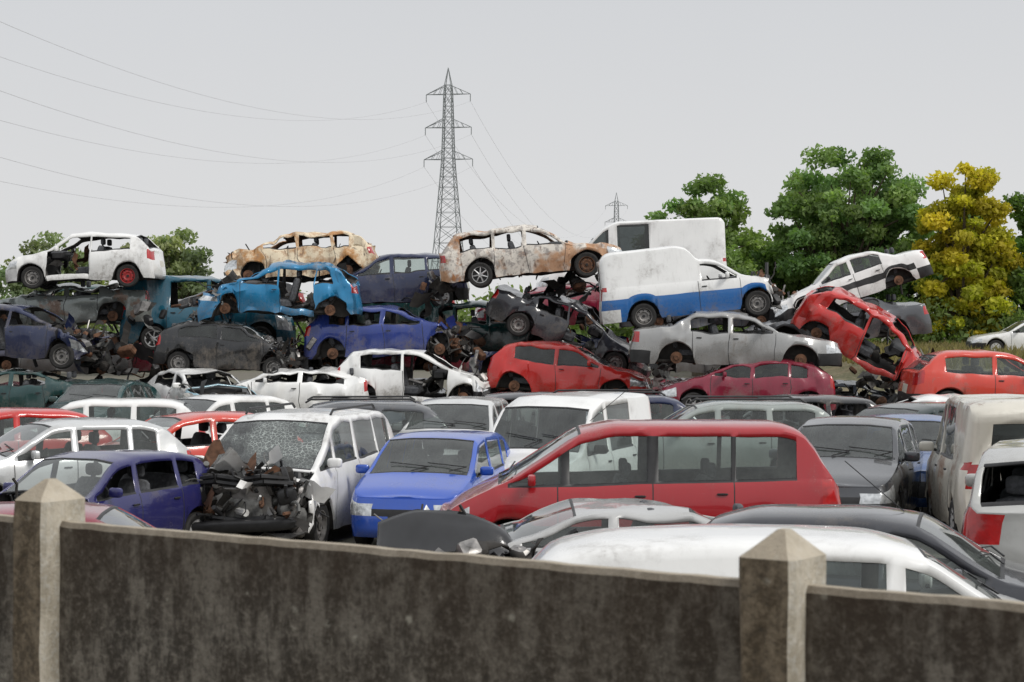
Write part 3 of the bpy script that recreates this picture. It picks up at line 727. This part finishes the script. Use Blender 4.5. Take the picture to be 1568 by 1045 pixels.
# ================================================================== TREES
def leaf_mat(name):
    b = NB(name); at = b.n('ShaderNodeAttribute', attribute_name='leafcol')
    p = b.n('ShaderNodeBsdfPrincipled'); b.l(at.outputs['Color'], p.inputs['Base Color']); p.inputs['Roughness'].default_value = .7; p.inputs['Specular IOR Level'].default_value = .3
    tr = b.n('ShaderNodeBsdfTranslucent'); b.l(b.mix(1, at.outputs['Color'], (1.3, 1.5, .6, 1), 'MULTIPLY'), tr.inputs[0])
    m = b.n('ShaderNodeMixShader'); m.inputs[0].default_value = .4; b.l(p.outputs[0], m.inputs[1]); b.l(tr.outputs[0], m.inputs[2]); return b.done(m.outputs[0])
LM = leaf_mat('leaves'); BK = simple('bark', (.09, .07, .05), .95)
def foliage(centres, radii, nleaf, size, col, rng, colvar=.5, hv=.35):
    nb = len(centres); w = radii**2; w = w/w.sum(); idx = rng.choice(nb, nleaf, p=w)
    d = rng.normal(size=(nleaf, 3)); d /= np.linalg.norm(d, axis=1)[:, None]
    rad = radii[idx]*(.25+1.15*rng.random(nleaf)**.8)
    d2 = d.copy(); d2[:, 2] *= .62
    p = centres[idx]+d2*rad[:, None]
    u = rng.normal(size=(nleaf, 3)); u /= np.linalg.norm(u, axis=1)[:, None]
    v = np.cross(u, rng.normal(size=(nleaf, 3))+d*.6); v /= np.linalg.norm(v, axis=1)[:, None]
    s = size*(.4+rng.random(nleaf))
    u *= (s*.62)[:, None]; v *= (s*.36)[:, None]
    q = np.stack([p-u, p-v, p+u, p+v], 1).reshape(-1, 3)
    bl = .7+.6*rng.random(nb)
    k = bl[idx]*(1-colvar/2+colvar*rng.random(nleaf)); c = np.ones((nleaf, 4)); base = np.array(col)
    hue = rng.random(nb)[idx]*hv
    c[:, :3] = base[None]*k[:, None]; c[:, 0] *= 1+hue; c[:, 1] *= 1+hue*.3
    return q, c
def leafobj(name, q, c, parent=None):
    me = bpy.data.meshes.new(name); n = len(c); me.from_pydata(q.tolist(), [], np.arange(n*4).reshape(-1, 4).tolist())
    a = me.attributes.new('leafcol', 'FLOAT_COLOR', 'FACE'); a.data.foreach_set('color', c.astype(np.float32).ravel())
    me.materials.append(LM); return link(name, me, parent)
def tree(name, x, y, Ht, rx, zlow, col, seed, nb=34, nl=16000, size=.26, cone=0.0, z0=0, lumpk=.38, hv=.35, br=(.09, .17)):
    rng = np.random.default_rng(seed); root = bpy.data.objects.new(name, None); COL.objects.link(root); root.location = (x, y, z0)
    cz = (zlow+Ht)/2; rz = (Ht-zlow)/2
    d = rng.normal(size=(nb, 3)); d /= np.linalg.norm(d, axis=1)[:, None]; rad = rng.random(nb)**.45*.93
    lump = np.array([1+lumpk*noise.noise(Vector(q)*1.9+Vector((seed*3.1, 0, 0))) for q in d])
    ce = d*(rad*lump)[:, None]; ce[:, 2] *= rz; k = 1-cone*np.clip((ce[:, 2]/rz+.2), -1, 1)
    ce[:, 0] *= rx*k; ce[:, 1] *= rx*k; ce[:, 2] += cz
    rr = rx*(br[0]+br[1]*rng.random(nb))
    q, c = foliage(ce, rr, nl, size, col, rng, hv=hv); leafobj('leaves', q, c, root)
    b = MB(); rt = .035*Ht
    pts = [Vector((0, 0, 0))]; 
    for i in range(1, 6): pts.append(Vector((rng.normal()*.12*i*.5, rng.normal()*.12*i*.5, (zlow+rz*1.1)*i/5)))
    for i in range(5): b.tube(pts[i], pts[i+1], rt*(1-i*.16), BK, 8, rt*(1-(i+1)*.16))
    for i in range(0, nb, 2):
        a = pts[2+i % 4]; e = Vector(ce[i]); m = a.lerp(e, .5)+Vector((0, 0, .25)); b.tube(a, m, rt*.28, BK, 6, rt*.16); b.tube(m, e, rt*.16, BK, 6, rt*.05)
    b.obj('trunk', root); return root
tree('broadleaf_tree', 8.9, 95, 9.6, 3.3, 1.8, (.155, .26, .095), 1, 130, 30000, .21, 0, 0, .4, .4, (.08, .13))
tree('broadleaf_tree', 16.2, 97, 11.8, 4.15, 2.0, (.155, .26, .10), 31, 200, 48000, .21, 0, 0, .4, .4, (.07, .12))
tree('yellow_green_tree', 20.9, 92, 10.3, 2.5, .4, (.36, .37, .04), 3, 140, 34000, .2, .12, 0, .2, .5, (.10, .14))
tree('broadleaf_tree', 24.5, 93, 8.6, 2.4, .8, (.12, .21, .06), 4, 90, 20000, .22)
tree('broadleaf_tree', 12.4, 99, 6.6, 2.3, 1.5, (.13, .22, .075), 14, 80, 18000, .22)
tree('broadleaf_tree', 19.0, 99, 8.0, 2.6, 1.5, (.11, .20, .06), 15, 80, 18000, .22)
tree('broadleaf_tree', 23.0, 100, 8.8, 2.2, 1.5, (.13, .22, .06), 16, 80, 16000, .22)
tree('broadleaf_tree', -16.3, 95, 7.3, 2.2, 2.0, (.19, .25, .14), 5, 90, 15000, .2)
tree('broadleaf_tree', -22.2, 97, 6.7, 2.6, 1.5, (.19, .25, .14), 6, 90, 15000, .2)
tree('broadleaf_tree', -26.0, 95, 5.9, 2.4, 1.5, (.14, .21, .11), 7, 80, 13000, .2)
rng = np.random.default_rng(9)
cs = np.stack([rng.uniform(-60, 70, 420), rng.uniform(104, 112, 420), rng.uniform(.6, 3.6, 420)], 1); q, c = foliage(cs, rng.uniform(.9, 1.6, 420), 42000, .35, (.13, .20, .075), rng); leafobj('distant_trees', q, c)
cs = np.stack([rng.uniform(10, 34, 150), rng.uniform(88, 96, 150), rng.uniform(.8, 3.2, 150)], 1); q, c = foliage(cs, rng.uniform(.6, 1.2, 150), 22000, .22, (.11, .17, .055), rng); leafobj('hedge', q, c)
def grass(name, xr, yr, n, h, col, seed, zf):
    rng = np.random.default_rng(seed); x = rng.uniform(*xr, n); y = rng.uniform(*yr, n); hh = h*(.4+rng.random(n)); a = rng.uniform(0, 6.28, n); w = .02+.02*rng.random(n)
    lx = rng.normal(size=n)*hh*.3; ly = rng.normal(size=n)*hh*.3; z = np.full(n, zf)
    q = np.stack([np.stack([x-w*np.cos(a), y-w*np.sin(a), z], 1), np.stack([x+w*np.cos(a), y+w*np.sin(a), z], 1),
        np.stack([x+lx*.6+w*.7*np.cos(a), y+ly*.6+w*.7*np.sin(a), z+hh*.7], 1), np.stack([x+lx, y+ly, z+hh], 1)], 1).reshape(-1, 3)
    c = np.ones((n, 4)); c[:, :3] = np.array(col)[None]*(.6+.8*rng.random(n))[:, None]; leafobj(name, q, c)
grass('dry_grass', (12, 32), (64, 90), 16000, .5, (.2, .165, .08), 1, 1.2)

# ================================================================== LIGHT, SKY, CAMERA
el, az = R(44), R(126)   # azimuth from +Y towards +X
sd = bpy.data.lights.new('sun', 'SUN'); sd.energy = 2.0; sd.angle = R(18); sd.color = (1, .965, .91)
so = bpy.data.objects.new('sun', sd); COL.objects.link(so)
dirv = Vector((math.sin(az)*math.cos(el), math.cos(az)*math.cos(el), math.sin(el))); so.rotation_euler = dirv.to_track_quat('Z', 'Y').to_euler(); so.location = dirv*50
w = bpy.data.worlds.new('World'); scene.world = w; w.use_nodes = True; nt = w.node_tree; nt.nodes.clear()
wo = nt.nodes.new('ShaderNodeOutputWorld'); bg = nt.nodes.new('ShaderNodeBackground'); sk = nt.nodes.new('ShaderNodeTexSky'); sk.sky_type = 'NISHITA'; sk.sun_disc = False
sk.sun_elevation = el; sk.sun_rotation = az; sk.dust_density = 4; sk.air_density = 1.2
hs_ = nt.nodes.new('ShaderNodeHueSaturation'); hs_.inputs['Saturation'].default_value = .12; nt.links.new(sk.outputs[0], hs_.inputs['Color'])
tc = nt.nodes.new('ShaderNodeTexCoord'); sp = nt.nodes.new('ShaderNodeSeparateXYZ'); nt.links.new(tc.outputs['Generated'], sp.inputs[0])
cl = nt.nodes.new('ShaderNodeValToRGB'); nt.links.new(sp.outputs[2], cl.inputs[0]); e = cl.color_ramp.elements
e[0].position = 0; e[0].color = (.79, .79, .79, 1); e[1].position = 1; e[1].color = (1.0, 1.02, 1.06, 1)
x1 = e.new(.16); x1.color = (.675, .69, .715, 1); x2 = e.new(.35); x2.color = (.76, .775, .80, 1)
ns = nt.nodes.new('ShaderNodeTexNoise'); ns.inputs['Scale'].default_value = 2.2; ns.inputs['Detail'].default_value = 4; nt.links.new(tc.outputs['Generated'], ns.inputs['Vector'])
mr2 = nt.nodes.new('ShaderNodeMapRange'); nt.links.new(ns.outputs[0], mr2.inputs[0]); mr2.inputs[3].default_value = 9.3; mr2.inputs[4].default_value = 10.7
mu = nt.nodes.new('ShaderNodeVectorMath'); mu.operation = 'SCALE'; nt.links.new(cl.outputs[0], mu.inputs[0]); nt.links.new(mr2.outputs[0], mu.inputs['Scale'])
mx = nt.nodes.new('ShaderNodeMix'); mx.data_type = 'RGBA'; mx.inputs[0].default_value = .93; nt.links.new(hs_.outputs[0], mx.inputs[6]); nt.links.new(mu.outputs[0], mx.inputs[7])
nt.links.new(mx.outputs[2], bg.inputs[0]); bg.inputs[1].default_value = .1; nt.links.new(bg.outputs[0], wo.inputs[0])
scene.view_settings.view_transform = 'Standard'; scene.view_settings.look = 'None'; scene.view_settings.exposure = 0
cd = bpy.data.cameras.new('camera'); cam = bpy.data.objects.new('camera', cd); COL.objects.link(cam); scene.camera = cam
cam.location = (0, 0, 3.0); cam.rotation_euler = (R(90), 0, 0); cd.lens = 70; cd.sensor_width = 36; cd.shift_y = -.027; cd.clip_end = 4000; cd.clip_start = .1
cd.dof.use_dof = True; cd.dof.focus_distance = 40; cd.dof.aperture_fstop = 8
